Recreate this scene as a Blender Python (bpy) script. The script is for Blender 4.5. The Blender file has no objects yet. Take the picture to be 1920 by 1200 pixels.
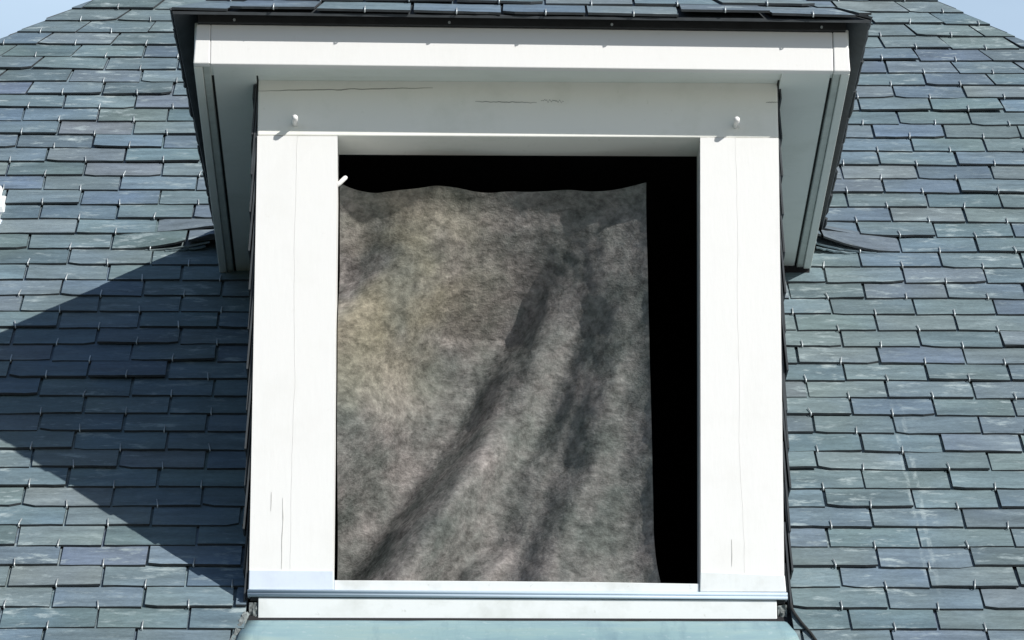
import bpy, math, random
from mathutils import Vector, Matrix, noise
from mathutils.geometry import tessellate_polygon

S = bpy.context.scene
COL = S.collection
R = math.radians

# ------------------------------------------------------------------ camera
CAM_POS = Vector((-0.1801, -10.0041, -2.4109))
PITCH, YAW, ROLL = R(17.3), R(1.0), R(-0.1)
fwd = Vector((math.sin(YAW) * math.cos(PITCH), math.cos(YAW) * math.cos(PITCH), math.sin(PITCH)))
r0 = Vector((math.cos(YAW), -math.sin(YAW), 0)); u0 = r0.cross(fwd)
rt = math.cos(ROLL) * r0 + math.sin(ROLL) * u0
up = -math.sin(ROLL) * r0 + math.cos(ROLL) * u0
cd = bpy.data.cameras.new("camera"); cam = bpy.data.objects.new("camera", cd); COL.objects.link(cam)
cam.matrix_world = Matrix(((rt.x, up.x, -fwd.x, CAM_POS.x), (rt.y, up.y, -fwd.y, CAM_POS.y),
                           (rt.z, up.z, -fwd.z, CAM_POS.z), (0, 0, 0, 1)))
cd.sensor_width = 36; cd.lens = 36 * 7700 / 1920; cd.clip_end = 5000; cd.clip_start = 0.1
S.camera = cam

# ------------------------------------------------------------------ light
SUN_TO = Vector((1.12, -1.0, 0.93)).normalized()
EL = math.asin(SUN_TO.z); AZ = math.atan2(SUN_TO.x, SUN_TO.y)
sd = bpy.data.lights.new("sun", 'SUN'); so = bpy.data.objects.new("sun", sd); COL.objects.link(so)
sd.energy = 5.0; sd.angle = R(0.53); sd.color = (1.0, 0.965, 0.91)
so.rotation_euler = SUN_TO.to_track_quat('Z', 'Y').to_euler()
so.location = (8, -8, 8)

W = bpy.data.worlds.new("World"); S.world = W; W.use_nodes = True
nt = W.node_tree; nt.nodes.clear()
wo = nt.nodes.new('ShaderNodeOutputWorld'); bg = nt.nodes.new('ShaderNodeBackground')
sky = nt.nodes.new('ShaderNodeTexSky'); sky.sky_type = 'NISHITA'; sky.sun_disc = False
sky.sun_elevation = EL; sky.sun_rotation = AZ; sky.air_density = 1.0; sky.dust_density = 0.6; sky.ozone_density = 3.0
tc = nt.nodes.new('ShaderNodeTexCoord'); mp = nt.nodes.new('ShaderNodeMapping')
mp.inputs['Scale'].default_value = (2.2, 2.2, 5.0)
nz = nt.nodes.new('ShaderNodeTexNoise'); nz.inputs['Scale'].default_value = 2.3; nz.inputs['Detail'].default_value = 6
cr = nt.nodes.new('ShaderNodeValToRGB')
cr.color_ramp.elements[0].position = 0.42; cr.color_ramp.elements[0].color = (0, 0, 0, 1)
cr.color_ramp.elements[1].position = 0.72; cr.color_ramp.elements[1].color = (0.22, 0.22, 0.22, 1)
mx = nt.nodes.new('ShaderNodeMix'); mx.data_type = 'RGBA'
mx.inputs[7].default_value = (7.2, 9.3, 11.6, 1)
L = nt.links.new
L(tc.outputs['Generated'], mp.inputs['Vector']); L(mp.outputs[0], nz.inputs['Vector']); L(nz.outputs['Fac'], cr.inputs[0])
sxw = nt.nodes.new('ShaderNodeSeparateXYZ'); L(tc.outputs['Generated'], sxw.inputs[0])
mr = nt.nodes.new('ShaderNodeMapRange'); L(sxw.outputs[1], mr.inputs[0])      # a cloud bank stands low in the north, behind the house
mr.inputs[1].default_value = 0.55; mr.inputs[2].default_value = 0.95; mr.inputs[3].default_value = 0.0; mr.inputs[4].default_value = 0.8
mul = nt.nodes.new('ShaderNodeMath'); mul.operation = 'ADD'; mul.use_clamp = True
L(cr.outputs['Color'], mul.inputs[0]); L(mr.outputs[0], mul.inputs[1])
L(mul.outputs[0], mx.inputs[0]); L(sky.outputs[0], mx.inputs[6]); L(mx.outputs[2], bg.inputs['Color'])
bg.inputs['Strength'].default_value = 0.075
L(bg.outputs[0], wo.inputs[0])

S.view_settings.view_transform = 'Standard'; S.view_settings.look = 'None'
S.view_settings.exposure = 0.16; S.view_settings.gamma = 1.0

# ------------------------------------------------------------------ node helpers
def new_mat(name):
    m = bpy.data.materials.new(name); m.use_nodes = True
    b = m.node_tree.nodes['Principled BSDF']
    return m, m.node_tree, b

def nd(t, typ, **kw):
    n = t.nodes.new(typ)
    for k, v in kw.items(): setattr(n, k, v)
    return n

def noise_tex(t, scale, detail=4, rough=0.55, mapscale=None, coord='Object', loc=(0, 0, 0)):
    c = nd(t, 'ShaderNodeTexCoord'); m = nd(t, 'ShaderNodeMapping')
    if mapscale: m.inputs['Scale'].default_value = mapscale
    m.inputs['Location'].default_value = loc
    n = nd(t, 'ShaderNodeTexNoise'); n.inputs['Scale'].default_value = scale
    n.inputs['Detail'].default_value = detail; n.inputs['Roughness'].default_value = rough
    t.links.new(c.outputs[coord], m.inputs[0]); t.links.new(m.outputs[0], n.inputs['Vector'])
    return n.outputs['Fac']

def ramp(t, src, stops):
    r = nd(t, 'ShaderNodeValToRGB'); e = r.color_ramp.elements
    while len(e) < len(stops): e.new(0.5)
    for i, (p, c) in enumerate(stops):
        e[i].position = p; e[i].color = (c, c, c, 1) if not isinstance(c, tuple) else (*c, 1)
    t.links.new(src, r.inputs[0]); return r.outputs['Color']

def mix(t, fac, a, b, mode='MIX'):
    m = nd(t, 'ShaderNodeMix', data_type='RGBA', blend_type=mode)
    for s, v in ((0, fac), (6, a), (7, b)):
        if isinstance(v, (int, float)): m.inputs[s].default_value = v
        elif isinstance(v, tuple): m.inputs[s].default_value = (*v, 1)
        else: t.links.new(v, m.inputs[s])
    return m.outputs[2]

def bump(t, b, h, strength, dist):
    n = nd(t, 'ShaderNodeBump'); n.inputs['Strength'].default_value = strength; n.inputs['Distance'].default_value = dist
    t.links.new(h, n.inputs['Height']); t.links.new(n.outputs[0], b.inputs['Normal'])

def paint(name, col, dirt=(0.45, 0.44, 0.38), amount=0.25, rough=0.5, bs=0.15):
    m, t, b = new_mat(name)
    n1 = noise_tex(t, 6, 6, 0.65); n2 = noise_tex(t, 42, 4, 0.6)
    c = mix(t, ramp(t, n1, [(0.5, 0.0), (0.8, amount)]), col, dirt)
    c = mix(t, ramp(t, n2, [(0.66, 0.0), (0.76, amount)]), c, dirt)
    t.links.new(c, b.inputs['Base Color']); b.inputs['Roughness'].default_value = rough
    b.inputs['Specular IOR Level'].default_value = 0.3
    n3 = noise_tex(t, 30, 5, 0.6, (3, 3, 0.6)); bump(t, b, n3, bs * 0.5, 0.004)
    return m

def plain(name, col, rough=0.6, metal=0.0, var=0.25, scale=25):
    m, t, b = new_mat(name)
    n = noise_tex(t, scale, 5, 0.6)
    d = tuple(x * (1 - var) for x in col); l = tuple(min(1, x * (1 + var)) for x in col)
    t.links.new(ramp(t, n, [(0.3, d), (0.7, l)]), b.inputs['Base Color'])
    b.inputs['Roughness'].default_value = rough; b.inputs['Metallic'].default_value = metal
    bump(t, b, n, 0.15, 0.003)
    return m

def slate_material():
    m, t, b = new_mat("natural_slate")
    a = nd(t, 'ShaderNodeAttribute', attribute_name='tint')
    geo = nd(t, 'ShaderNodeNewGeometry')
    c0 = a.outputs['Color']
    st = noise_tex(t, 5, 7, 0.68, (0.9, 5.0, 5.0))             # long riven streaks
    c = mix(t, 1.0, c0, ramp(t, st, [(0.25, 0.66), (0.5, 1.0), (0.75, 1.38)]), 'MULTIPLY')
    cl = noise_tex(t, 3.2, 3, 0.5)                              # broad colour patches
    c = mix(t, ramp(t, cl, [(0.42, 0.0), (0.62, 0.55)]), c, mix(t, 1.0, c, (0.92, 0.98, 1.16), 'MULTIPLY'))
    gr = noise_tex(t, 140, 3, 0.6, (0.5, 1, 1))
    c = mix(t, 1.0, c, ramp(t, gr, [(0.3, 0.88), (0.7, 1.12)]), 'MULTIPLY')
    sc = noise_tex(t, 26, 6, 0.7, (0.45, 1.1, 1.1), loc=(3, 1, 7))   # pale scuffs
    sc2 = noise_tex(t, 2.0, 2, 0.5, loc=(11, 5, 2))
    k = mix(t, 1.0, ramp(t, sc, [(0.55, 0.0), (0.68, 0.8)]), ramp(t, sc2, [(0.4, 0.22), (0.58, 1.0)]), 'MULTIPLY')
    c = mix(t, k, c, (0.38, 0.45, 0.46))
    # limewash run left by the rain on the right-hand slope
    tcw = nd(t, 'ShaderNodeTexCoord'); sx = nd(t, 'ShaderNodeSeparateXYZ'); t.links.new(tcw.outputs['Object'], sx.inputs[0])
    def band(src, c_, w_):
        m1 = nd(t, 'ShaderNodeMath', operation='SUBTRACT'); t.links.new(src, m1.inputs[0]); m1.inputs[1].default_value = c_
        m2 = nd(t, 'ShaderNodeMath', operation='ABSOLUTE'); t.links.new(m1.outputs[0], m2.inputs[0])
        m3 = nd(t, 'ShaderNodeMapRange'); t.links.new(m2.outputs[0], m3.inputs[0])
        m3.inputs[1].default_value = w_; m3.inputs[2].default_value = w_ * 0.45; m3.inputs[3].default_value = 0; m3.inputs[4].default_value = 1
        return m3.outputs[0]
    wn = noise_tex(t, 24, 5, 0.7, (1.5, 0.6, 0.6))
    two = mix(t, 1.0, band(sx.outputs[0], 1.047, 0.0075), band(sx.outputs[0], 1.071, 0.008), 'ADD')
    two = mix(t, 1.0, two, band(sx.outputs[2], 0.36, 0.40), 'MULTIPLY')
    two = mix(t, 1.0, two, ramp(t, wn, [(0.45, 0.0), (0.62, 0.36)]), 'MULTIPLY')
    c = mix(t, two, c, (0.50, 0.58, 0.58))
    t.links.new(c, b.inputs['Base Color'])
    r = ramp(t, st, [(0.3, 0.48), (0.7, 0.68)]); t.links.new(r, b.inputs['Roughness'])
    b.inputs['Specular IOR Level'].default_value = 0.35
    h = mix(t, 0.45, st, noise_tex(t, 45, 6, 0.7, (0.6, 1.4, 1.4)))
    bump(t, b, h, 0.55, 0.006)
    return m

M_SLATE = slate_material()
M_EDGE = plain("old_slate_edge", (0.035, 0.042, 0.048), 0.75)
M_DECK = plain("roof_underlay", (0.012, 0.012, 0.014), 0.95)
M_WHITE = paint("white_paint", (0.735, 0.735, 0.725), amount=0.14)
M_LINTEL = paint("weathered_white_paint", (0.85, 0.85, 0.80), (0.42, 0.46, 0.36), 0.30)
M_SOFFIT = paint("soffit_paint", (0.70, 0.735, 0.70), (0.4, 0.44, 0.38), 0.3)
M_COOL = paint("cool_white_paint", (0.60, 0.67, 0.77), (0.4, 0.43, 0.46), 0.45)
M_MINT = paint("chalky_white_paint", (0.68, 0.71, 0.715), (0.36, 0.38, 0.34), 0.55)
M_GREY = plain("grey_board_paint", (0.46, 0.50, 0.47), 0.55, var=0.12)
M_SEAM = plain("dark_gap", (0.02, 0.022, 0.022), 0.9)
M_CRACK = plain("open_wood_crack", (0.30, 0.30, 0.28), 0.9)
M_GAPSHADE = plain("gap_shade_board", (0.022, 0.024, 0.026), 0.85)
M_MORTAR = plain("crumbling_mortar", (0.15, 0.17, 0.17), 0.95, var=0.5, scale=60)
M_STEEL = plain("hook_steel", (0.52, 0.56, 0.57), 0.4, 0.35, var=0.4, scale=9)
M_ATTIC = plain("dark_attic", (0.006, 0.006, 0.008), 1.0)
M_WALL = plain("wall_render", (0.5, 0.48, 0.43), 0.9, var=0.15, scale=8)

def flashing_material():
    m, t, b = new_mat("flashing_metal")
    n = noise_tex(t, 4, 5, 0.6, (0.6, 3, 3)); n2 = noise_tex(t, 50, 4, 0.6)
    c = ramp(t, n, [(0.35, (0.20, 0.315, 0.365)), (0.5, (0.25, 0.38, 0.405)), (0.68, (0.30, 0.41, 0.395))])
    c = mix(t, ramp(t, n2, [(0.6, 0.0), (0.75, 0.4)]), c, (0.5, 0.58, 0.6))
    n3 = noise_tex(t, 9, 6, 0.7, (3.0, 0.5, 0.5)); c = mix(t, ramp(t, n3, [(0.52, 0.0), (0.72, 0.55)]), c, (0.15, 0.24, 0.29))
    t.links.new(c, b.inputs['Base Color']); b.inputs['Roughness'].default_value = 0.5; b.inputs['Metallic'].default_value = 0.1
    bump(t, b, n, 0.3, 0.01); return m
M_FLASH = flashing_material()
M_ZINC = paint('painted_zinc', (0.47, 0.57, 0.66), (0.35, 0.4, 0.45), 0.3)

def curtain_material():
    m, t, b = new_mat("mottled_curtain_cloth")
    n1 = noise_tex(t, 5.5, 4, 0.6); n2 = noise_tex(t, 36, 6, 0.72, (0.8, 1, 1.1)); n3 = noise_tex(t, 95, 4, 0.7, (0.7, 1, 1))
    c = ramp(t, n1, [(0.36, (0.112, 0.122, 0.114)), (0.5, (0.160, 0.160, 0.152)), (0.64, (0.212, 0.197, 0.189))])
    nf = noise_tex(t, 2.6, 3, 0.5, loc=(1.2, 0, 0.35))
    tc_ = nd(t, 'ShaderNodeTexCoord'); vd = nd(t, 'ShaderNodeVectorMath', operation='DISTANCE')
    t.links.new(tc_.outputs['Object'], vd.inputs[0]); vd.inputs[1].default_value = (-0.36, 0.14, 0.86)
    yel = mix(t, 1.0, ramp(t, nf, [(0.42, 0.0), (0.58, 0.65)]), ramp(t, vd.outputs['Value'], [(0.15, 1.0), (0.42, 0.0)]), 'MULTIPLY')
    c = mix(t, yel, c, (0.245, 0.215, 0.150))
    c = mix(t, 1.0, c, ramp(t, n2, [(0.32, 0.5), (0.5, 1.0), (0.68, 1.5)]), 'MULTIPLY')
    c = mix(t, 1.0, c, ramp(t, n3, [(0.32, 0.78), (0.55, 1.0), (0.72, 1.25)]), 'MULTIPLY')
    t.links.new(c, b.inputs['Base Color']); b.inputs['Roughness'].default_value = 0.95
    b.inputs['Specular IOR Level'].default_value = 0.1
    h = mix(t, 0.5, n2, n3); bump(t, b, h, 0.6, 0.012); return m
M_CURTAIN = curtain_material()

def ground_material():
    m, t, b = new_mat("gravel_and_grass")
    n = noise_tex(t, 0.4, 6, 0.6)
    t.links.new(ramp(t, n, [(0.4, (0.022, 0.036, 0.014)), (0.6, (0.05, 0.06, 0.028))]), b.inputs['Base Color'])
    b.inputs['Roughness'].default_value = 0.95; return m
M_GROUND = ground_material()

# ------------------------------------------------------------------ object helpers
def empty(name, loc, label, cat):
    o = bpy.data.objects.new(name, None); COL.objects.link(o); o.location = loc
    o.empty_display_size = 0.1; o['label'] = label; o['category'] = cat; o['kind'] = 'thing'
    return o

def obj(name, verts, faces, mat, parent=None, bevel=0, smooth=False, label=None):
    me = bpy.data.meshes.new(name); me.from_pydata([tuple(v) for v in verts], [], faces); me.update()
    me.materials.append(mat)
    if smooth: me.polygons.foreach_set('use_smooth', [True] * len(me.polygons))
    o = bpy.data.objects.new(name, me); COL.objects.link(o)
    if parent:
        o.parent = parent
        if parent.type == 'EMPTY': o.matrix_parent_inverse = Matrix.Translation(-parent.location)
    if bevel:
        b = o.modifiers.new('bevel', 'BEVEL'); b.width = bevel; b.segments = 2; b.limit_method = 'ANGLE'
    if label: o['label'] = label
    return o

class MB:
    def __init__(s): s.v = []; s.f = []
    def add(s, v, f):
        k = len(s.v); s.v += [Vector(x) for x in v]; s.f += [tuple(i + k for i in q) for q in f]
    def box(s, x0, x1, y0, y1, z0, z1):
        s.prism([(x0, z0), (x1, z0), (x1, z1), (x0, z1)], y0, y1)
    def prism(s, poly, y0, y1):
        """polygon in X,Z pushed along Y"""
        n = len(poly)
        v = [(x, y0, z) for x, z in poly] + [(x, y1, z) for x, z in poly]
        f = [tuple(range(n)), tuple(range(2 * n - 1, n - 1, -1))]
        f += [(i + n, (i + 1) % n + n, (i + 1) % n, i) for i in range(n)]
        s.add(v, f)
    def hexa(s, a, b):
        """two quads a (4 points) and b joined"""
        s.add(list(a) + list(b), [(0, 1, 2, 3), (7, 6, 5, 4)] + [(i + 4, (i + 1) % 4 + 4, (i + 1) % 4, i) for i in range(4)])
    def tube(s, pts, r, n=6, taper=None):
        pts = [Vector(p) for p in pts]; rings = []
        for i, p in enumerate(pts):
            d = (pts[min(i + 1, len(pts) - 1)] - pts[max(i - 1, 0)]).normalized()
            a = d.orthogonal().normalized() if i == 0 else (rings_a - d * rings_a.dot(d)).normalized()
            rings_a = a; b = d.cross(a); rr = r if not taper else r * taper[i]
            rings.append([p + rr * (math.cos(t) * a + math.sin(t) * b) for t in [2 * math.pi * j / n for j in range(n)]])
        v = [q for g in rings for q in g]; f = []
        for i in range(len(pts) - 1):
            for j in range(n):
                f.append((i * n + j, i * n + (j + 1) % n, (i + 1) * n + (j + 1) % n, (i + 1) * n + j))
        f.append(tuple(range(n - 1, -1, -1))); m = (len(pts) - 1) * n; f.append(tuple(range(m, m + n)))
        s.add(v, f)
    def build(s, name, mat, parent=None, **k): return obj(name, s.v, s.f, mat, parent, **k)

def wavy(x, z0, z1, amp, seed, n=26):
    """a wandering vertical check line"""
    return [(x + amp * noise.noise(Vector((seed, z * 4.0, 0))) + 0.4 * amp * noise.noise(Vector((seed + 9, z * 17.0, 0))), z)
            for z in [z0 + (z1 - z0) * i / n for i in range(n + 1)]]

# ------------------------------------------------------------------ slate courses
PAL = [((0.136, 0.186, 0.203), 7), ((0.144, 0.195, 0.206), 6), ((0.128, 0.172, 0.206), 5),
       ((0.141, 0.178, 0.198), 2), ((0.118, 0.164, 0.174), 2), ((0.160, 0.203, 0.212), 3)]
PALX = [c for c, w in PAL for _ in range(w)]

def clip(poly, a, b, c):
    out = []
    for i in range(len(poly)):
        p, q = poly[i], poly[(i + 1) % len(poly)]
        dp = a * p[0] + b * p[1] - c; dq = a * q[0] + b * q[1] - c
        if dp <= 0: out.append(p)
        if (dp < 0) != (dq < 0) and abs(dp - dq) > 1e-12:
            t = dp / (dp - dq); out.append((p[0] + t * (q[0] - p[0]), p[1] + t * (q[1] - p[1])))
    return out

def slates(O, xd, ud, nd_, rows, width, phase, strips, planes, rng, expo=0.1027, length=0.232, lean=None,
           hooks=None, thick=0.0065, skip=None, shade=1.0, rough=0.0008, lift=0.003, bend=None):
    """rows: list of (u, parity); strips(u) -> [(x0,x1,phase)]; returns verts, faces, tint"""
    V, F, T, MI = [], [], [], []
    tilt = 0.0062 / expo
    for u, par in rows:
        for (xa, xb, ph) in strips(u):
            j0 = math.floor((xa - ph) / width) - 1; j1 = math.ceil((xb - ph) / width) + 1
            xs = [ph + (j + 0.5 * par) * width + rng.gauss(0, 0.006) for j in range(j0, j1 + 1)]
            for i in range(len(xs) - 1):
                a, b = xs[i] + 0.0026 + rng.random() * 0.0022, xs[i + 1] - 0.0026 - rng.random() * 0.0022
                if b < xa or a > xb: continue
                xm = 0.5 * (a + b)
                if skip and skip(xm, u): continue
                du = rng.gauss(0, 0.0015); ul = u + du; ut = u + length
                la = lean(xs[i], u) if lean else 0; lb = lean(xs[i + 1], u) if lean else 0
                n = 7; low = []
                sk = rng.gauss(0, 0.0011)
                for q in range(n + 1):
                    x = a + (b - a) * q / n
                    low.append([x, ul + sk * (q / n - 0.5) * 2 + rng.gauss(0, rough)])
                if rng.random() < 0.13: low[0][1] += rng.uniform(0.004, 0.013)
                if rng.random() < 0.13: low[-1][1] += rng.uniform(0.004, 0.013)
                poly = [tuple(p) for p in low]
                poly += [(b + lb * length * 0.5 + rng.gauss(0, 0.001), u + length * 0.5), *[(b + lb * length + (a + la * length - b - lb * length) * q / 6, ut) for q in range(7)],
                         (a + la * length * 0.5 + rng.gauss(0, 0.001), u + length * 0.5)]
                poly = clip(poly, -1, 0, -xa); poly = clip(poly, 1, 0, xb) if poly else poly
                for pl in planes:
                    if poly: poly = clip(poly, *pl)
                if len(poly) < 3: continue
                area = 0.5 * abs(sum(poly[k][0] * poly[(k + 1) % len(poly)][1] - poly[(k + 1) % len(poly)][0] * poly[k][1] for k in range(len(poly))))
                if area < 0.0008: continue
                lf = abs(rng.gauss(0, lift)) if rng.random() < 0.6 else 0.0; roll = rng.gauss(0, 0.010)
                m = len(poly); k0 = len(V)
                top, bot = [], []
                for (x, uu) in poly:
                    e = uu - u
                    h = 0.015 + lf * max(0, 1 - e / length) - e * tilt + roll * (x - xm) * max(0, 1 - e / length)
                    if bend: h += bend(x, uu, u)
                    base = O + x * xd + uu * ud
                    top.append(base + h * nd_); bot.append(base + (h - thick) * nd_)
                V += top + bot
                if bend and any(bend(x, uu, u) > 0.0003 for x, uu in poly):      # bent: same triangles above and below
                    tri = tessellate_polygon([[Vector((x, uu, 0)) for x, uu in poly]])
                    for (i0, i1, i2) in tri:
                        ar = (poly[i1][0] - poly[i0][0]) * (poly[i2][1] - poly[i0][1]) - (poly[i2][0] - poly[i0][0]) * (poly[i1][1] - poly[i0][1])
                        if ar < 0: i1, i2 = i2, i1
                        F.append((k0 + i0, k0 + i1, k0 + i2)); F.append((k0 + m + i0, k0 + m + i2, k0 + m + i1)); MI += [0, 1]
                    MI += [1] * m
                else:
                    F.append(tuple(range(k0, k0 + m))); F.append(tuple(range(k0 + 2 * m - 1, k0 + m - 1, -1))); MI += [0] + [1] * (m + 1)
                for q in range(m):
                    r_ = (q + 1) % m; F.append((k0 + q + m, k0 + r_ + m, k0 + r_, k0 + q))
                c = rng.choice(PALX); g = 0.96 * shade * math.exp(rng.gauss(0, 0.07))
                col = (c[0] * g * math.exp(rng.gauss(0, 0.03)), c[1] * g, c[2] * g * math.exp(rng.gauss(0, 0.025)))
                T += [col] * (2 * m)
                if hooks is not None and a + 0.02 < xm < b - 0.02:
                    if any(xm < p_[0] - 0.03 for p_ in poly) and any(xm > p_[0] + 0.03 for p_ in poly):
                        hooks.append((xm + rng.gauss(0, 0.003), ul, 0.015 + lf, O + xm * xd + ul * ud))
    return V, F, T, MI

def slate_obj(name, data, parent, label=None, mat=None):
    V, F, T, MI = data
    o = obj(name, V, F, mat or M_SLATE, parent, label=label); me = o.data
    me.materials.append(M_EDGE); me.polygons.foreach_set('material_index', MI)
    at = me.attributes.new('tint', 'FLOAT_COLOR', 'POINT'); at.data.foreach_set('color', [x for c in T for x in (*c, 1.0)])
    return o

# ================================================================== ground
g = 3000.0
gnd = obj("ground", [(-g, -g, -4.0), (g, -g, -4.0), (g, g, -4.0), (-g, g, -4.0)], [(0, 1, 2, 3)], M_GROUND)
gnd['kind'] = 'structure'; gnd['label'] = 'dark lawn round the house'; gnd['category'] = 'ground'

M_BOUNCE = plain("bounce_pale", (0.46, 0.44, 0.40), 0.95, var=0.12, scale=3)  # pale sheet added out of view to throw sunlight onto lintel and right soffit
yd = obj("bounce_sheet", [(-1.0, -45, -3.99), (40, -45, -3.99), (40, -0.9, -3.99), (-1.0, -0.9, -3.99)], [(0, 1, 2, 3)], M_BOUNCE)
yd['kind'] = 'structure'; yd['label'] = 'unseen pale yard in front of the house'; yd['category'] = 'reflector'

# ================================================================== house with its slate roof
SL = R(44.0); CS, SN = math.cos(SL), math.sin(SL)
RO = Vector((0, 0, -0.06)); RX = Vector((1, 0, 0)); RU = Vector((0, CS, SN)); RN = Vector((0, -SN, CS))
def rp(x, u, n=0.0): return RO + x * RX + u * RU + n * RN
U_EAVE = -1.7
def hipL(u): return -1.639 + 0.80 * (u - 3.639)
def hipR(u): return 1.737 - 0.72 * (u - 3.656)
U_APEX = 3.639 + (1.737 + 0.72 * (3.656 - 3.639) + 1.639) / 1.52
apex = rp(hipL(U_APEX), U_APEX)
cFL, cFR = rp(hipL(U_EAVE), U_EAVE), rp(hipR(U_EAVE), U_EAVE)
yB = 2 * apex.y - cFL.y
cBL, cBR = Vector((cFL.x, yB, cFL.z)), Vector((cFR.x, yB, cFR.z))

house = empty("house", (0, cFL.y + 0.35, -4.0), "house under a steep hipped roof of blue grey slates", "house")
DL, DR = -0.668, 0.688                     # cheeks of the dormer
def strips_front(u):
    if u < -0.33 or u > 2.9: return [(-9, 9, -1.044 if u < 0 else -1.044)]
    return [(-9, DL - 0.002, -1.044), (DR + 0.002, 9, 0.819)]
rng = random.Random(11)
K0, K1 = -15, 56
rows = [(-0.0995 + 0.1027 * k, k % 2) for k in range(K0, K1)]
def lean_front(x, u):
    dl = (x - hipL(u)); dr = (hipR(u) - x)
    wl = max(0.0, min(1.0, (0.62 - dl) / 0.42)); wr = max(0.0, min(1.0, (0.62 - dr) / 0.42))
    return 0.42 * wl - 0.40 * wr
hooks = []
def bend_front(x, uu, u):
    """slates of the two courses at the eave ends bend up against the dormer"""
    if not 2.03 < u < 2.2: return 0.0
    xi, A = (0.868, 0.050) if x < 0 else (0.905, 0.066)
    t = max(0.0, min(1.0, 1 - (abs(x) - xi) / 0.23))
    return A * t ** 1.7 * max(0.0, min(1.0, (2.30 - uu) / 0.25))
front = slates(RO, RX, RU, RN, rows, 0.23, 0, strips_front,
               [(-1, 0.80, 1.639 + 0.80 * 3.639), (1, 0.72, 1.737 + 0.72 * 3.656)], rng, lean=lean_front, hooks=hooks, bend=bend_front)
slate_obj("roof_slates", front, house)
B = yB - cFL.y
for side, O, xd in ((1, cFR, Vector((0, 1, 0))), (-1, cBL, Vector((0, -1, 0)))):
    d = apex - O; ud = Vector((d.x, 0, d.z)); ua = ud.length; ud.normalize(); k = (B / 2) / ua
    rws = [(0.1027 * q, q % 2) for q in range(int(ua / 0.1027) + 1)]
    dat = slates(O, xd, ud, xd.cross(ud), rws, 0.23, 0, lambda u: [(0, B, 0.0)], [(-1, k, 0), (1, k, B)], rng)
    slate_obj("roof_slates", dat, house)

# underlay boards below the slates, open where the dormer stands
def dk(x, u): return rp(x, u, -0.006)
ws, wf = [], []
def quad(*p):
    k = len(ws); ws.extend(p); wf.append(tuple(range(k, k + len(p))))
quad(dk(hipL(U_EAVE), U_EAVE), dk(hipR(U_EAVE), U_EAVE), dk(hipR(0), 0), dk(hipL(0), 0))
quad(dk(hipL(0), 0), dk(-0.655, 0), dk(-0.655, 2.8), dk(hipL(2.8), 2.8))
quad(dk(0.668, 0), dk(hipR(0), 0), dk(hipR(2.8), 2.8), dk(0.668, 2.8))
quad(dk(hipL(2.8), 2.8), dk(hipR(2.8), 2.8), dk(hipL(U_APEX), U_APEX))
dz = Vector((0, 0, -0.009)); ap2 = apex + dz
quad(cFR + dz, cBR + dz, ap2); quad(cBR + dz, cBL + dz, ap2); quad(cBL + dz, cFL + dz, ap2)
o = obj("roof_boards", ws, wf, M_DECK, house)
m = o.modifiers.new('solid', 'SOLIDIFY'); m.thickness = 0.03; m.offset = -1
w = MB(); w.box(cFL.x + 0.35, cFR.x - 0.35, cFL.y + 0.35, yB - 0.35, -4.0, cFL.z + 0.15)
w.build("wall", M_WALL, house)

# slate hooks: the hundred that show largest one by one, the rest as one part
hk = MB(); hk.tube([(0, 0.003, -0.0075), (0, -0.0042, -0.0062), (0, -0.0064, -0.0018), (0, -0.004, 0.0026), (0, 0.004, 0.0032), (0, 0.014, 0.0026), (0, 0.027, 0.0016)], 0.0018, 6)
HME = None
vis = [h for h in hooks if abs(h[0]) < 1.95 and -0.16 < h[1] < 4.15]
vis = [h for h in vis if rng.random() > 0.07]
vis.sort(key=lambda h: (h[3] - CAM_POS).length)
rotm = Matrix((RX, RU, RN)).transposed()
def hook_matrix(x, u, h):
    p = rp(x, u, h); a = rng.gauss(0, 0.07)
    return Matrix.Translation(p) @ (rotm @ Matrix.Rotation(a, 3, 'Z')).to_4x4()
rest = MB()
for i, (x, u, h, p) in enumerate(vis):
    M = hook_matrix(x, u, h)
    if i < 100:
        if HME is None:
            o = obj("slate_hook", hk.v, hk.f, M_STEEL, house, smooth=True); HME = o
        else:
            o = HME.copy(); COL.objects.link(o); o.parent = house; o.matrix_parent_inverse = Matrix.Translation(-house.location)
        o.matrix_basis = M
    else:
        rest.add([M @ v for v in hk.v], hk.f)
o = rest.build("slate_hooks", M_STEEL, house, smooth=True); o['kind'] = 'stuff'

# slates that curl up where the roof runs into the dormer eaves
def curled(x0, x1, u, n0, n1, length, pw=2.0, du=0.0, seed=0):
    rg = random.Random(seed); V, F, T = [], [], []; N = 12; th = 0.005
    rows_ = []
    for i in range(N + 1):
        t = i / N; x = x0 + (x1 - x0) * t; n = n0 + (n1 - n0) * t ** pw
        lo = u + du * t + rg.gauss(0, 0.002)
        rows_.append([rp(x, lo, n), rp(x, u + du * t + length, n0 * 0.2 + (n1 - n0) * 0.45 * t ** pw),
                      rp(x, u + du * t + length, n0 * 0.2 + (n1 - n0) * 0.45 * t ** pw - th), rp(x, lo, n - th)])
    for r_ in rows_: V += r_
    for i in range(N):
        for j in range(4): F.append((i * 4 + j, i * 4 + (j + 1) % 4, i * 4 + 4 + (j + 1) % 4, i * 4 + 4 + j))
    F.append((0, 3, 2, 1)); F.append((N * 4, N * 4 + 1, N * 4 + 2, N * 4 + 3))
    if x1 < x0: F = [tuple(reversed(f)) for f in F]
    c = rg.choice(PALX); T = [tuple(q * 0.95 for q in c)] * len(V)
    slate_obj("curled_slate", (V, [tuple(reversed(f)) for f in F], T, [0] * len(F)), house, label="slate curling up against the dormer eave")
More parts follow.
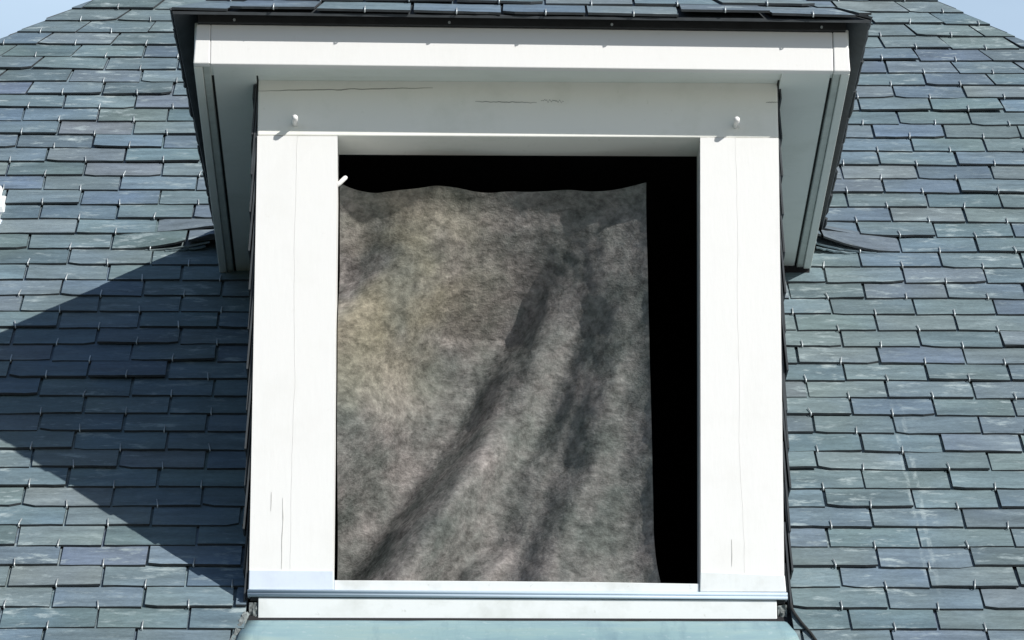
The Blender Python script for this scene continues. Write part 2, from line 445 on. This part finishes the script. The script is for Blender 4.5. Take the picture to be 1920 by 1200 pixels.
for sgn, xi, amp in ((-1, -0.868, 1.0), (1, 0.905, 1.15)):
    xo = lambda d: xi + sgn * d
    curled(xo(0.19), xi, 2.050, 0.0115, 0.038 * amp, 0.12, 1.7, 0.010, 3 + sgn)
    curled(xo(0.13), xi + sgn * 0.012, 2.046, 0.0125, 0.026 * amp, 0.10, 1.5, 0.006, 13 + sgn)
    mb = MB(); N = 8; P = []
    for i in range(N + 1):
        t = i / N; x = xo(0.24 * (1 - t)); n = max(0.004, 0.0065 + (0.024 * amp - 0.0115) * t ** 1.7 - 0.002)
        P.append([rp(x, 2.072 + 0.014 * t, -0.004), rp(x, 2.072 + 0.014 * t, n), rp(x, 2.10, n * 0.6), rp(x, 2.10, -0.004)])
    for p_, q_ in zip(P, P[1:]): mb.hexa(p_, q_) if sgn > 0 else mb.hexa(q_, p_)
    mb.build("valley_shade", M_DECK, house)  # near-black wedge paints the shade in the gap under the curled slates

# ================================================================== dormer
dormer = empty("roof_dormer", (0, 0, -0.06), "white wooden dormer with slate cheeks and small slate roof on the house roof", "dormer")
XL, XRt, XRb = -0.663, 0.686, 0.676       # frame outer edges
OL, ORt, ORb = -0.456, 0.483, 0.4665      # opening edges
ZT = 1.2035
# lintel
mb = MB(); mb.prism([(XL, ZT), (XRt, ZT - 0.001), (XRt, 1.36), (XL, 1.36)], 0.0, 0.15)
lintel = mb.build("lintel", M_LINTEL, dormer, bevel=0.003)
def crack(name, pts, w, par):
    V, F = [], []; n = len(pts)
    for i, (x, z) in enumerate(pts):
        ww = w * (1 - abs(2 * i / (n - 1) - 1) ** 3) * (0.55 + 0.45 * noise.noise(Vector((x * 30, z * 30, 3)))) + 0.0003
        V += [(x, -0.0008, z - ww), (x, -0.0008, z + ww), (x, 0.004, z + ww), (x, 0.004, z - ww)]
    for i in range(n - 1):
        for j in range(4): F.append((i * 4 + j, i * 4 + 4 + j, i * 4 + 4 + (j + 1) % 4, i * 4 + (j + 1) % 4))
    F.append((0, 1, 2, 3)); F.append(((n - 1) * 4 + 3, (n - 1) * 4 + 2, (n - 1) * 4 + 1, (n - 1) * 4))
    return obj(name, V, F, M_CRACK, par)
def vcrack(x0, z0, z1, w, seed, par, n=30):
    V, F = [], []
    for i in range(n + 1):
        z = z0 + (z1 - z0) * i / n; x = x0 + 0.004 * noise.noise(Vector((seed, z * 14, 0)))
        ww = w * (1 - abs(2 * i / n - 1) ** 3) * (0.5 + 0.5 * noise.noise(Vector((z * 40, seed, 3)))) + 0.0002
        V += [(x - ww, -0.0006, z), (x + ww, -0.0006, z), (x + ww, 0.004, z), (x - ww, 0.004, z)]
    for i in range(n):
        for j in range(4): F.append((i * 4 + j, i * 4 + (j + 1) % 4, i * 4 + 4 + (j + 1) % 4, i * 4 + 4 + j))
    return obj("crack", V, F, M_CRACK, par)
def wob(x0, z0, x1, z1, amp, seed, n=40):
    return [(x0 + (x1 - x0) * i / n, z0 + (z1 - z0) * i / n + amp * noise.noise(Vector((seed, i * 0.35, 0)))) for i in range(n + 1)]
crack("crack", wob(XL, 1.3255, -0.21, 1.336, 0.0025, 1), 0.0016, lintel)
crack("crack", wob(-0.10, 1.2985, 0.06, 1.2965, 0.003, 2), 0.0012, lintel)
crack("crack", wob(0.07, 1.303, 0.13, 1.300, 0.008, 3), 0.0009, lintel)
crack("crack", wob(0.655, 1.300, 0.686, 1.3005, 0.001, 4), 0.0014, lintel)
# pegs
for x in (-0.5665, 0.5745):
    p = MB(); p.tube([(x, 0.01, 1.2325), (x, -0.022, 1.2355), (x + 0.001, -0.027, 1.236), (x + 0.001, -0.043, 1.2375), (x + 0.001, -0.047, 1.238)],
                     0.0072, 12, [0.9, 0.9, 1.1, 1.1, 0.55])
    p.build("peg", M_WHITE, lintel, smooth=True)
# posts: two boards each, parted by a fine drying crack
def post(xo, xi_, xo_b, xi_b, xc, seed):
    z0, z1 = 0.030, ZT - 0.0015
    a0, a1 = (xo, xi_) if xo < xi_ else (xi_, xo)
    b0, b1 = (xo_b, xi_b) if xo_b < xi_b else (xi_b, xo_b)
    line = wavy(xc, z0, z1, 0.006, seed)
    m1 = MB(); m1.prism([(b0, z0)] + [(x - 0.0004, z) for x, z in line] + [(a0, z1)], 0.0, 0.15)
    m2 = MB(); m2.prism([(x + 0.0004, z) for x, z in reversed(line)] + [(b1, z0), (a1, z1)], 0.0006, 0.15)
    root = m1.build("post", M_WHITE, dormer)
    m2.build("post_board", M_WHITE, root)
    bk = MB(); bk.box(xc - 0.014, xc + 0.014, 0.0016, 0.012, z0 + 0.002, z1 - 0.002); bk.build('filler', M_WHITE, root)
    return root
pL = post(XL, OL, XL - 0.001, OL + 0.001, -0.560, 1.7)
pR = post(XRt, ORt, XRb, ORb, 0.573, 5.3)
for x, z0, z1, w_, sd_, p_ in ((-0.583, 0.05, 0.235, 0.0009, 3, pL), (-0.612, 0.20, 0.25, 0.0007, 6, pL),
                               (0.545, 0.06, 0.13, 0.0008, 4, pR)):
    vcrack(x, z0, z1, w_, sd_, p_)
mb = MB(); mb.prism([(XL - 0.002, -0.003), (OL + 0.004, -0.003), (OL + 0.003, 0.046), (XL - 0.001, 0.0475)], -0.003, 0.148); mb.build("post_foot", M_COOL, dormer, bevel=0.002)
mb = MB(); mb.prism([(ORb - 0.003, -0.006), (XRb + 0.004, -0.006), (XRb + 0.001, 0.037), (ORb - 0.001, 0.046)], -0.003, 0.148); mb.build("post_foot", M_MINT, dormer, bevel=0.002)
# sill
mb = MB(); mb.prism([(OL + 0.0045, -0.004), (ORb - 0.0035, -0.008), (ORb - 0.0035, 0.0165), (0.2, 0.0205), (-0.15, 0.0225), (OL + 0.0045, 0.0235)], 0.003, 0.15)
sill = mb.build("sill", M_MINT, dormer, bevel=0.002)
def bead(y, z, r, name, mat, par, x0=-0.6665, x1=0.682, zr=-0.006):
    t = MB(); t.tube([(x0, y, z), (0, y, z + zr * 0.5), (x1, y, z + zr)], r, 12); return t.build(name, mat, par, smooth=True)
mb = MB(); mb.hexa([(-0.6665, -0.010, -0.0215), (0.682, -0.010, -0.0265), (0.682, 0.02, -0.0265), (-0.6665, 0.02, -0.0215)],
                   [(-0.6665, -0.010, -0.0035), (0.682, -0.010, -0.0085), (0.682, 0.02, -0.0085), (-0.6665, 0.02, -0.0035)])
mb.build("sill_moulding", M_ZINC, sill, bevel=0.001)
bead(-0.0105, -0.0085, 0.0042, "bead", M_ZINC, sill)
bead(-0.0115, -0.0175, 0.0042, "bead", M_ZINC, sill)
# apron
mb = MB(); mb.prism([(-0.640, -0.082), (0.655, -0.082), (0.655, -0.028), (-0.640, -0.024)], -0.0075, 0.06)
mb.build("apron_board", M_MINT, dormer, bevel=0.002)
mb = MB(); mb.prism([(-0.66, -0.031), (0.676, -0.035), (0.676, -0.02), (-0.66, -0.02)], -0.003, 0.05); mb.build("sill_gap", M_SEAM, sill)
def lump(x0, x1, z0, z1, y, seed):
    V, F = [], []; n, m = 8, 10
    for j in range(m + 1):
        for i in range(n + 1):
            x = x0 + (x1 - x0) * i / n; z = z0 + (z1 - z0) * j / m
            e = min(i, n - i, j, m - j); q = noise.noise(Vector((x * 90, z * 90, seed))) + 0.5 * noise.noise(Vector((x * 220, z * 220, seed)))
            V.append((x, y - (0.006 + 0.009 * q if e else -0.03), z))
    for j in range(m):
        for i in range(n): k = j * (n + 1) + i; F.append((k, k + 1, k + n + 2, k + n + 1))
    return V, F
for a in ((-0.666, -0.639, -0.088, -0.03, 0.004, 1), (0.654, 0.684, -0.088, -0.034, 0.004, 6)):
    V, F = lump(*a); obj("mortar", V, F, M_MORTAR, dormer)
# flashing below the sill
V, F = [], []; N = 40
for i in range(N + 1):
    t = i / N; xa, xb = -0.668, 0.680; xo1, xo2 = -0.715, 0.735
    bend = 0.004 * noise.noise(Vector((t * 9, 0, 2)))
    V.append((xa + (xb - xa) * t, 0.004, -0.0735)); V.append((xa + (xb - xa) * t, -0.028, -0.0905 + bend * 0.3))
    for q in (0.25, 0.5, 0.75, 1.0):
        s_ = q; x = (xa + (xb - xa) * t) * (1 - s_) + (xo1 + (xo2 - xo1) * t) * s_
        V.append(tuple(rp(x, -0.045 - 0.35 * q, 0.022 + bend * q + 0.004 * noise.noise(Vector((t * 14, q * 3, 5))))))
for i in range(N):
    for j in range(5): F.append((i * 6 + j, i * 6 + j + 1, i * 6 + j + 7, i * 6 + j + 6))
o = obj("flashing", V, F, M_FLASH, dormer, smooth=True); m = o.modifiers.new('s', 'SOLIDIFY'); m.thickness = 0.003; m.offset = -1
# ragged mortar along the left edge of the flashing
V, F = [], []; n, m_ = 6, 22
for j in range(m_ + 1):
    for i in range(n + 1):
        q = j / m_; u_ = -0.02 - 0.17 * q; x = -0.670 - 0.034 * q - 0.008 + 0.018 * i / n
        z_ = noise.noise(Vector((x * 70, u_ * 70, 3))) + 0.6 * noise.noise(Vector((x * 170, u_ * 170, 4)))
        V.append(rp(x + 0.006 * noise.noise(Vector((u_ * 60, i, 9))), u_, (0.014 + 0.004 * z_) if 0 < i < n else 0.006))
for j in range(m_):
    for i in range(n): k = j * (n + 1) + i; F.append((k, k + n + 1, k + n + 2, k + 1))
o = obj("mortar", V, F, M_MORTAR, dormer); mo = o.modifiers.new('s', 'SOLIDIFY'); mo.thickness = 0.004; mo.offset = -1
mb = MB(); mb.tube([rp(0.690, 0.14, 0.010), rp(0.691, 0.05, 0.012), rp(0.692, 0.0, 0.014), rp(0.697, -0.03, 0.017), rp(0.710, -0.075, 0.018), rp(0.729, -0.125, 0.018), rp(0.752, -0.2, 0.017), rp(0.77, -0.36, 0.015)], 0.0042, 8)
mb.build("flashing_gap", M_SEAM, dormer, smooth=True)  # black tube added to draw the dark gap between flashing and slates

# front soffit, fascia and a near-black fillet for the shaded gap under the slates
FY = -0.14
def zf(x): return 1.3465 - 0.0074 * (x + 0.824)      # bottom of the fascia
def zs(x): return zf(x) + 0.0085 + 0.003 * (x + 0.8)
FLx, FRx = -0.8236, 0.8625
mb = MB(); mb.hexa([(FLx, FY + 0.02, zs(FLx)), (FRx, FY + 0.02, zs(FRx)), (FRx, -0.036, zs(FRx)), (FLx, -0.036, zs(FLx))],
                   [(FLx, FY + 0.02, zs(FLx) + .02), (FRx, FY + 0.02, zs(FRx) + .02), (FRx, -0.036, zs(FRx) + .02), (FLx, -0.036, zs(FLx) + .02)])
mb.build("soffit", M_SOFFIT, dormer)
mb = MB(); mb.hexa([(XL, -0.033, 1.3545), (XRt, -0.033, 1.352), (XRt, 0.0, 1.3515), (XL, 0.0, 1.3535)],
                   [(XL, -0.033, 1.372), (XRt, -0.033, 1.370), (XRt, 0.0, 1.370), (XL, 0.0, 1.372)])
mb.build("soffit_moulding", M_SOFFIT, dormer, bevel=0.003)
ZFT = 1.449
def board(x0, x1, y0, y1, zb, ztop, name, mat, par, lx=0.0, rx=0.0, **k):
    m_ = MB(); m_.prism([(x0, zb(x0)), (x1, zb(x1)), (x1 + rx, ztop(x1)), (x0 + lx, ztop(x0))], y0, y1); return m_.build(name, mat, par, **k)
zt = lambda x: ZFT - 0.0085 * (x + 0.05)
fascia = board(FLx + 0.043, FRx - 0.0435, FY, FY + 0.024, zf, zt, "fascia", M_WHITE, dormer, bevel=0.0025)
board(FRx - 0.0425, FRx, FY - 0.002, FY + 0.024, lambda x: zf(x) - 0.001, zt, "corner_board", M_WHITE, fascia, rx=-0.006, bevel=0.003)
board(FLx, FLx + 0.0425, FY - 0.0005, FY + 0.024, lambda x: zf(x) + 0.001, zt, "corner_board", M_WHITE, fascia, lx=0.006, bevel=0.003)
board(FLx + 0.01, FRx - 0.01, FY - 0.012, FY + 0.03, lambda x: zt(x) + 0.0008, lambda x: zt(x) + 0.028, "tilting_fillet", M_GAPSHADE, dormer)
for x in (-0.72, -0.168, 0.25, 0.79):
    n_ = MB(); n_.tube([(x, FY - 0.010, zt(x) + 0.008), (x, FY - 0.0155, zt(x) + 0.008)], 0.0035, 8); n_.build("nail", M_STEEL, fascia)

# side fascias and soffits; the eaves run back until they meet the roof
def along(p, q, y): t = (y - p.y) / (q.y - p.y); return p + t * (q - p)
EV = {1: (Vector((0.8625, -0.14, zf(0.8625))), Vector((0.891, 1.40, 1.292))), -1: (Vector((-0.8236, -0.14, zf(-0.8236))), Vector((-0.832, 1.38, 1.271)))}
for sgn in (1, -1):
    p, q = EV[sgn]; inn = 0.690 if sgn > 0 else -0.667; y0, y1 = FY + 0.025, 1.385
    def cross(y, xo, xi_, zo, h):
        e = along(p, q, y); a = e.x - sgn * xo; b_ = (inn if xi_ is None else e.x - sgn * xi_); z = e.z + zo
        r_ = [(a, y, z), (a, y, z + h), (b_, y, z + h), (b_, y, z)]
        return r_ if sgn > 0 else r_
    def run(name, xo, xi_, zo, h, mat, ya=y0, yb=y1, **k):
        m_ = MB(); A, Bq = cross(ya, xo, xi_, zo, h), cross(yb, xo, xi_, zo, h)
        m_.hexa(A, Bq) if sgn > 0 else m_.hexa(Bq, A); return m_.build(name, mat, dormer, **k)
    run("side_fascia", 0.0, 0.022, 0.0, 0.125, M_SOFFIT, yb=1.46, bevel=0.0025)
    run("eave_moulding", 0.0225, 0.0415, 0.0045, 0.05, M_GREY, bevel=0.003)
    run("eave_gap", 0.0415, 0.049, 0.016, 0.03, M_SEAM)
    run("eave_end_shade", 0.004, None, -0.075, 0.09, M_DECK, ya=1.372, yb=1.40)  # near-black block stands for the shaded hole where the soffit ends
    run("side_soffit", 0.0485, None, 0.009, 0.02, M_SOFFIT)

# dormer roof
PD = R(35.0); pc, ps = math.cos(PD), math.sin(PD)
FLp, FRp = Vector((-0.8806, -0.2, 1.4700)), Vector((0.9152, -0.2, 1.4545))
xd = (FRp - FLp); Wd = xd.length; xd.normalize()
ud = Vector((0, pc, ps)); ud = (ud - xd * ud.dot(xd)).normalized(); ndm = xd.cross(ud)
O = FLp - 0.008 * ndm
dh = []
rws = [(0.001 + 0.1027 * q, q % 2) for q in range(0, 11)]
dat = slates(O, xd, ud, ndm, rws, 0.232, 0, lambda u: [(0, Wd, 0.143)], [(-1, pc, 0), (1, pc, Wd)], rng, hooks=dh, lift=0.006,
             lean=lambda x, u: 0.55 * max(0, 1 - (x - pc * u) / 0.5) - 0.55 * max(0, 1 - (Wd - x - pc * u) / 0.5))
droof = slate_obj("dormer_roof", dat, dormer)
us = Wd / 2 / pc
T44 = math.tan(SL)
for sgn, Op, e in ((1, FRp, Vector((0.0185, 1, 0.008))), (-1, FLp, Vector((0.0148, 1, -0.013)))):
    e = e.normalized(); xs_ = e if sgn > 0 else -e
    us_ = Vector((-sgn * pc, 0, ps)); us_ = (us_ - xs_ * us_.dot(xs_)).normalized(); ns_ = xs_.cross(us_)
    Os = Op - 0.008 * ns_
    # half-plane above the main roof:  T44*Y - Z <= 0.06 + margin
    a_ = T44 * xs_.y - xs_.z; b_ = T44 * us_.y - us_.z; c_ = 0.07 - (T44 * Os.y - Os.z)
    hipp = (-1, pc, 0) if sgn > 0 else (1, pc, 0)
    st = (lambda u: [(0, 2.6, 0.1)]) if sgn > 0 else (lambda u: [(-2.6, 0, 0.1)])
    dat = slates(Os, xs_, us_, ns_, rws, 0.22, 0, st, [hipp, (a_, b_, c_), (0, 1, us)], rng)
    slate_obj("slope_slates", dat, droof)
# slate starter course / boards under the small roof
def rpd(A, x, y, z): return A + Vector((x, y, z))
ridge_y = None
hz = Wd / 2 * ps / pc
aF = Vector(((FLp.x + FRp.x) / 2, -0.2 + Wd / 2, (FLp.z + FRp.z) / 2 + hz))
aB = Vector((aF.x, (aF.z + 0.06) / T44 + 0.05, aF.z))
eR = FRp + Vector((0.0185, 1, 0.008)) * 1.80; eL = FLp + Vector((0.0148, 1, -0.013)) * 1.77
dn = Vector((0, 0, -0.002)); ins = 0.004
V = [FLp + Vector((ins, ins, 0)) + dn, FRp + Vector((-ins, ins, 0)) + dn, eR + Vector((-ins, 0, 0)) + dn, eL + Vector((ins, 0, 0)) + dn, aF + dn, aB + dn]
o = obj("starter_course", V, [(0, 1, 4), (1, 2, 5, 4), (3, 0, 4, 5)], M_EDGE, droof)
m = o.modifiers.new('s', 'SOLIDIFY'); m.thickness = 0.007; m.offset = -1
# hooks on the small roof
rm2 = Matrix((xd, ud, ndm)).transposed()
proto = None
for (x, u, h, p) in dh:
    if u > 0.45: continue
    M = Matrix.Translation(O + x * xd + u * ud + h * ndm) @ rm2.to_4x4()
    o = HME.copy(); COL.objects.link(o); o.parent = droof; o.matrix_parent_inverse = Matrix.Identity(4); o.matrix_basis = M

# slate-hung cheeks
for sgn, Op in ((1, Vector((0.6805, 0, 0))), (-1, Vector((-0.664, 0, 0)))):
    xs_ = Vector((0, sgn, 0)); us_ = Vector((0, 0, 1)); ns_ = Vector((sgn, 0, 0))
    rws = [(-0.16 + 0.105 * q, q % 2) for q in range(0, 15)]
    if sgn > 0: st, pl = (lambda u: [(0.004, 1.7, 0.004)]), [(T44, -1, 0.075), (0, 1, 1.345)]
    else: st, pl = (lambda u: [(-1.7, -0.004, -0.004)]), [(-T44, -1, 0.075), (0, 1, 1.345)]
    dat = slates(Op, xs_, us_, ns_, rws, 0.21, 0, st, pl, rng, thick=0.0045, expo=0.105)
    ck = slate_obj("cheek", dat, dormer)
    mb = MB(); x0, x1 = (0.6555, 0.679) if sgn > 0 else (-0.6625, -0.6435)
    A = [(x0, 0.152, -0.05), (x0, 1.42, 1.34), (x0, 0.152, 1.34)]; Bq = [(x1, y, z) for _, y, z in A]
    mb.add(A + Bq, [(0, 1, 2), (5, 4, 3), (3, 4, 1, 0), (4, 5, 2, 1), (5, 3, 0, 2)] if sgn < 0 else [(2, 1, 0), (3, 4, 5), (0, 1, 4, 3), (1, 2, 5, 4), (2, 0, 3, 5)])
    mb.build("cheek_boards", M_DECK, ck)
# dark attic behind the opening
mb = MB()
for b_ in ((-0.66, 0.672, 0.151, 2.0, 1.341, 1.36), (-0.642, 0.655, 1.98, 2.0, -0.3, 1.34), (-0.642, 0.655, 0.151, 1.98, -0.3, -0.28),
           (-0.642, -0.630, 0.151, 1.98, -0.28, 1.34), (0.643, 0.655, 0.151, 1.98, -0.28, 1.34)): mb.box(*b_)
mb.build("attic_lining", M_ATTIC, dormer)

# ================================================================== curtain
# each fold: centre line (x, z), half width of the turned-away flank, depth, run-out behind it
FOLDS = [([(.36, 1.22), (.30, 1.10), (.26, 1.02), (.198, .95), (.130, .848), (.068, .751), (.001, .643), (-.051, .513), (-.118, .417), (-.2, .315), (-.283, .222), (-.336, .137), (-.42, .01)], .088, .25, .24),
         ([(.34, 1.22), (.31, 1.10), (.275, .95), (.235, .75), (.208, .594), (.188, .487), (.157, .352), (.094, .217), (.038, .056), (.02, 0)], .060, .084, .11),
         ([(.20, .86), (.115, .56), (.074, .427), (.027, .324), (-.024, .175), (-.118, .045), (-.15, 0)], .050, .115, .11),
         ([(.08, 1.22), (.03, 1.10), (-.007, 1.014), (-.077, .902), (-.107, .804), (-.138, .723), (-.19, .62), (-.28, .46)], .072, .105, .20),
         ([(-.22, 1.22), (-.26, 1.10), (-.31, .98), (-.38, .84), (-.47, .70)], .085, .18, .17),
         ([(-.33, .56), (-.40, .42), (-.47, .30)], .065, .11, .14)]
def fold_p(x, z):
    p = 0.0
    for line, w, D, run in FOLDS:
        for (xa, za), (xb, zb) in zip(line, line[1:]):
            if zb <= z <= za:
                t = (z - zb) / (za - zb); xc = xb + (xa - xb) * t
                sl = (line[0][0] - line[-1][0]) / (line[0][1] - line[-1][1]); cs = 1 / math.hypot(1, sl)
                q = (x - xc) * cs
                ez = max(0.0, min(1.0, (line[0][1] - z) / 0.42)); ez = ez * ez * (3 - 2 * ez)
                if line[0][1] > 1.05: ez = 0.35 + 0.65 * max(0.0, min(1.0, (1.08 - z) / 0.32))
                ez2 = 1.0
                if line[-1][1] > 0.1: ez2 = max(0.0, min(1.0, (z - line[-1][1]) / 0.22)); ez2 = ez2 * ez2 * (3 - 2 * ez2)
                rc = min(1.0, math.hypot(x - 0.34, z - 1.08) / 0.40)
                d = D * ez * ez2 * rc * rc * (3 - 2 * rc)
                if q > w: f = 0.0
                elif q > -w: k = (q + w) / (2 * w); f = k * k * (3 - 2 * k) - 1
                elif q > -w - run: k = (-w - q) / run; f = k * k * (3 - 2 * k) - 1
                else: f = 0.0
                p += d * f; break
    return p
NX, NZ = 200, 250
CX0, CX1 = -0.4525, 0.356
V, F = [], []
for j in range(NZ + 1):
    tz = j / NZ
    for i in range(NX + 1):
        tx = i / NX
        x1 = CX1 + 0.016 * max(0, 1 - tz * 7) ** 2 - 0.012 * tz
        x = CX0 + (x1 - CX0) * tx
        ztop = 1.096 - 0.0035 * math.sin(tx * 15.0 + 0.6) - 0.0022 * math.sin(tx * 31) + 0.018 * max(0, 1 - tx * 8) - 0.004 * tx
        zz = 0.018 + (ztop - 0.018) * tz
        wx = x + 0.012 * noise.noise(Vector((x * 4, 7, zz * 4)))
        p = fold_p(wx, zz) + 0.014 * noise.noise(Vector((x * 3.2, 0, zz * 3.2))) * min(1, (1 - tz) * 4) + 0.004 * noise.noise(Vector((x * 13, 3, zz * 10))) + 0.0042 * noise.noise(Vector(((x * 0.82 - zz * 0.57) * 21, 5, (x * 0.57 + zz * 0.82) * 3.0))) + 0.0016 * noise.noise(Vector((x * 40, 3, zz * 36)))
        k = max(0, (x - 0.265) / 0.09); p += 0.046 * k * k                 # the free edge turns towards the window
        k = max(0, (tz - 0.935) / 0.065); p += 0.034 * k * k               # and so does the top hem
        V.append((x, 0.110 - p, zz))
for j in range(NZ):
    for i in range(NX): k = j * (NX + 1) + i; F.append((k, k + 1, k + NX + 2, k + NX + 1))
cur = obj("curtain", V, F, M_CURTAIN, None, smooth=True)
m = cur.modifiers.new('s', 'SOLIDIFY'); m.thickness = 0.0015; m.offset = 1; m.use_rim = False
cur['label'] = "mottled grey cloth curtain hanging in diagonal folds in the open window"; cur['category'] = "curtain"
# the white peg the curtain corner hangs from
p = MB(); p.tube([(-0.468, 0.098, 1.094), (-0.452, 0.096, 1.106), (-0.436, 0.092, 1.1215), (-0.433, 0.091, 1.1245)], 0.0062, 10, [1, 1, 1, 0.5])
p.build("curtain_peg", M_WHITE, dormer, smooth=True)

# ================================================================== white vent at the left edge
vent = empty("roof_vent", tuple(rp(-1.60, 2.35)), "white fitting let into the slates at the left edge of the picture", "roof vent")
def rbox(x0, x1, u0_, u1_, n0, n1):
    a = [rp(x0, u0_, n0), rp(x1, u0_, n0), rp(x1, u1_, n0), rp(x0, u1_, n0)]
    b = [rp(x0 + .01, u0_ + .02, n1), rp(x1 - .006, u0_ + .02, n1), rp(x1 - .012, u1_, n1 * 0.5), rp(x0 + .01, u1_, n1 * 0.5)]
    return a, b
mb = MB(); a, b = rbox(-1.72, -1.492, 2.30, 2.425, 0.004, 0.028); mb.hexa(list(reversed(a)), list(reversed(b))); mb.build("vent_body", M_MINT, vent, bevel=0.004)
mb = MB(); a, b = rbox(-1.72, -1.512, 2.40, 2.475, 0.012, 0.05); mb.hexa(list(reversed(a)), list(reversed(b))); mb.build("vent_cap", M_WHITE, vent, bevel=0.006)
mb = MB(); a, b = rbox(-1.74, -1.496, 2.225, 2.31, 0.010, 0.018); mb.hexa(list(reversed(a)), list(reversed(b))); mb.build("vent_flashing", M_COOL, vent, bevel=0.003)
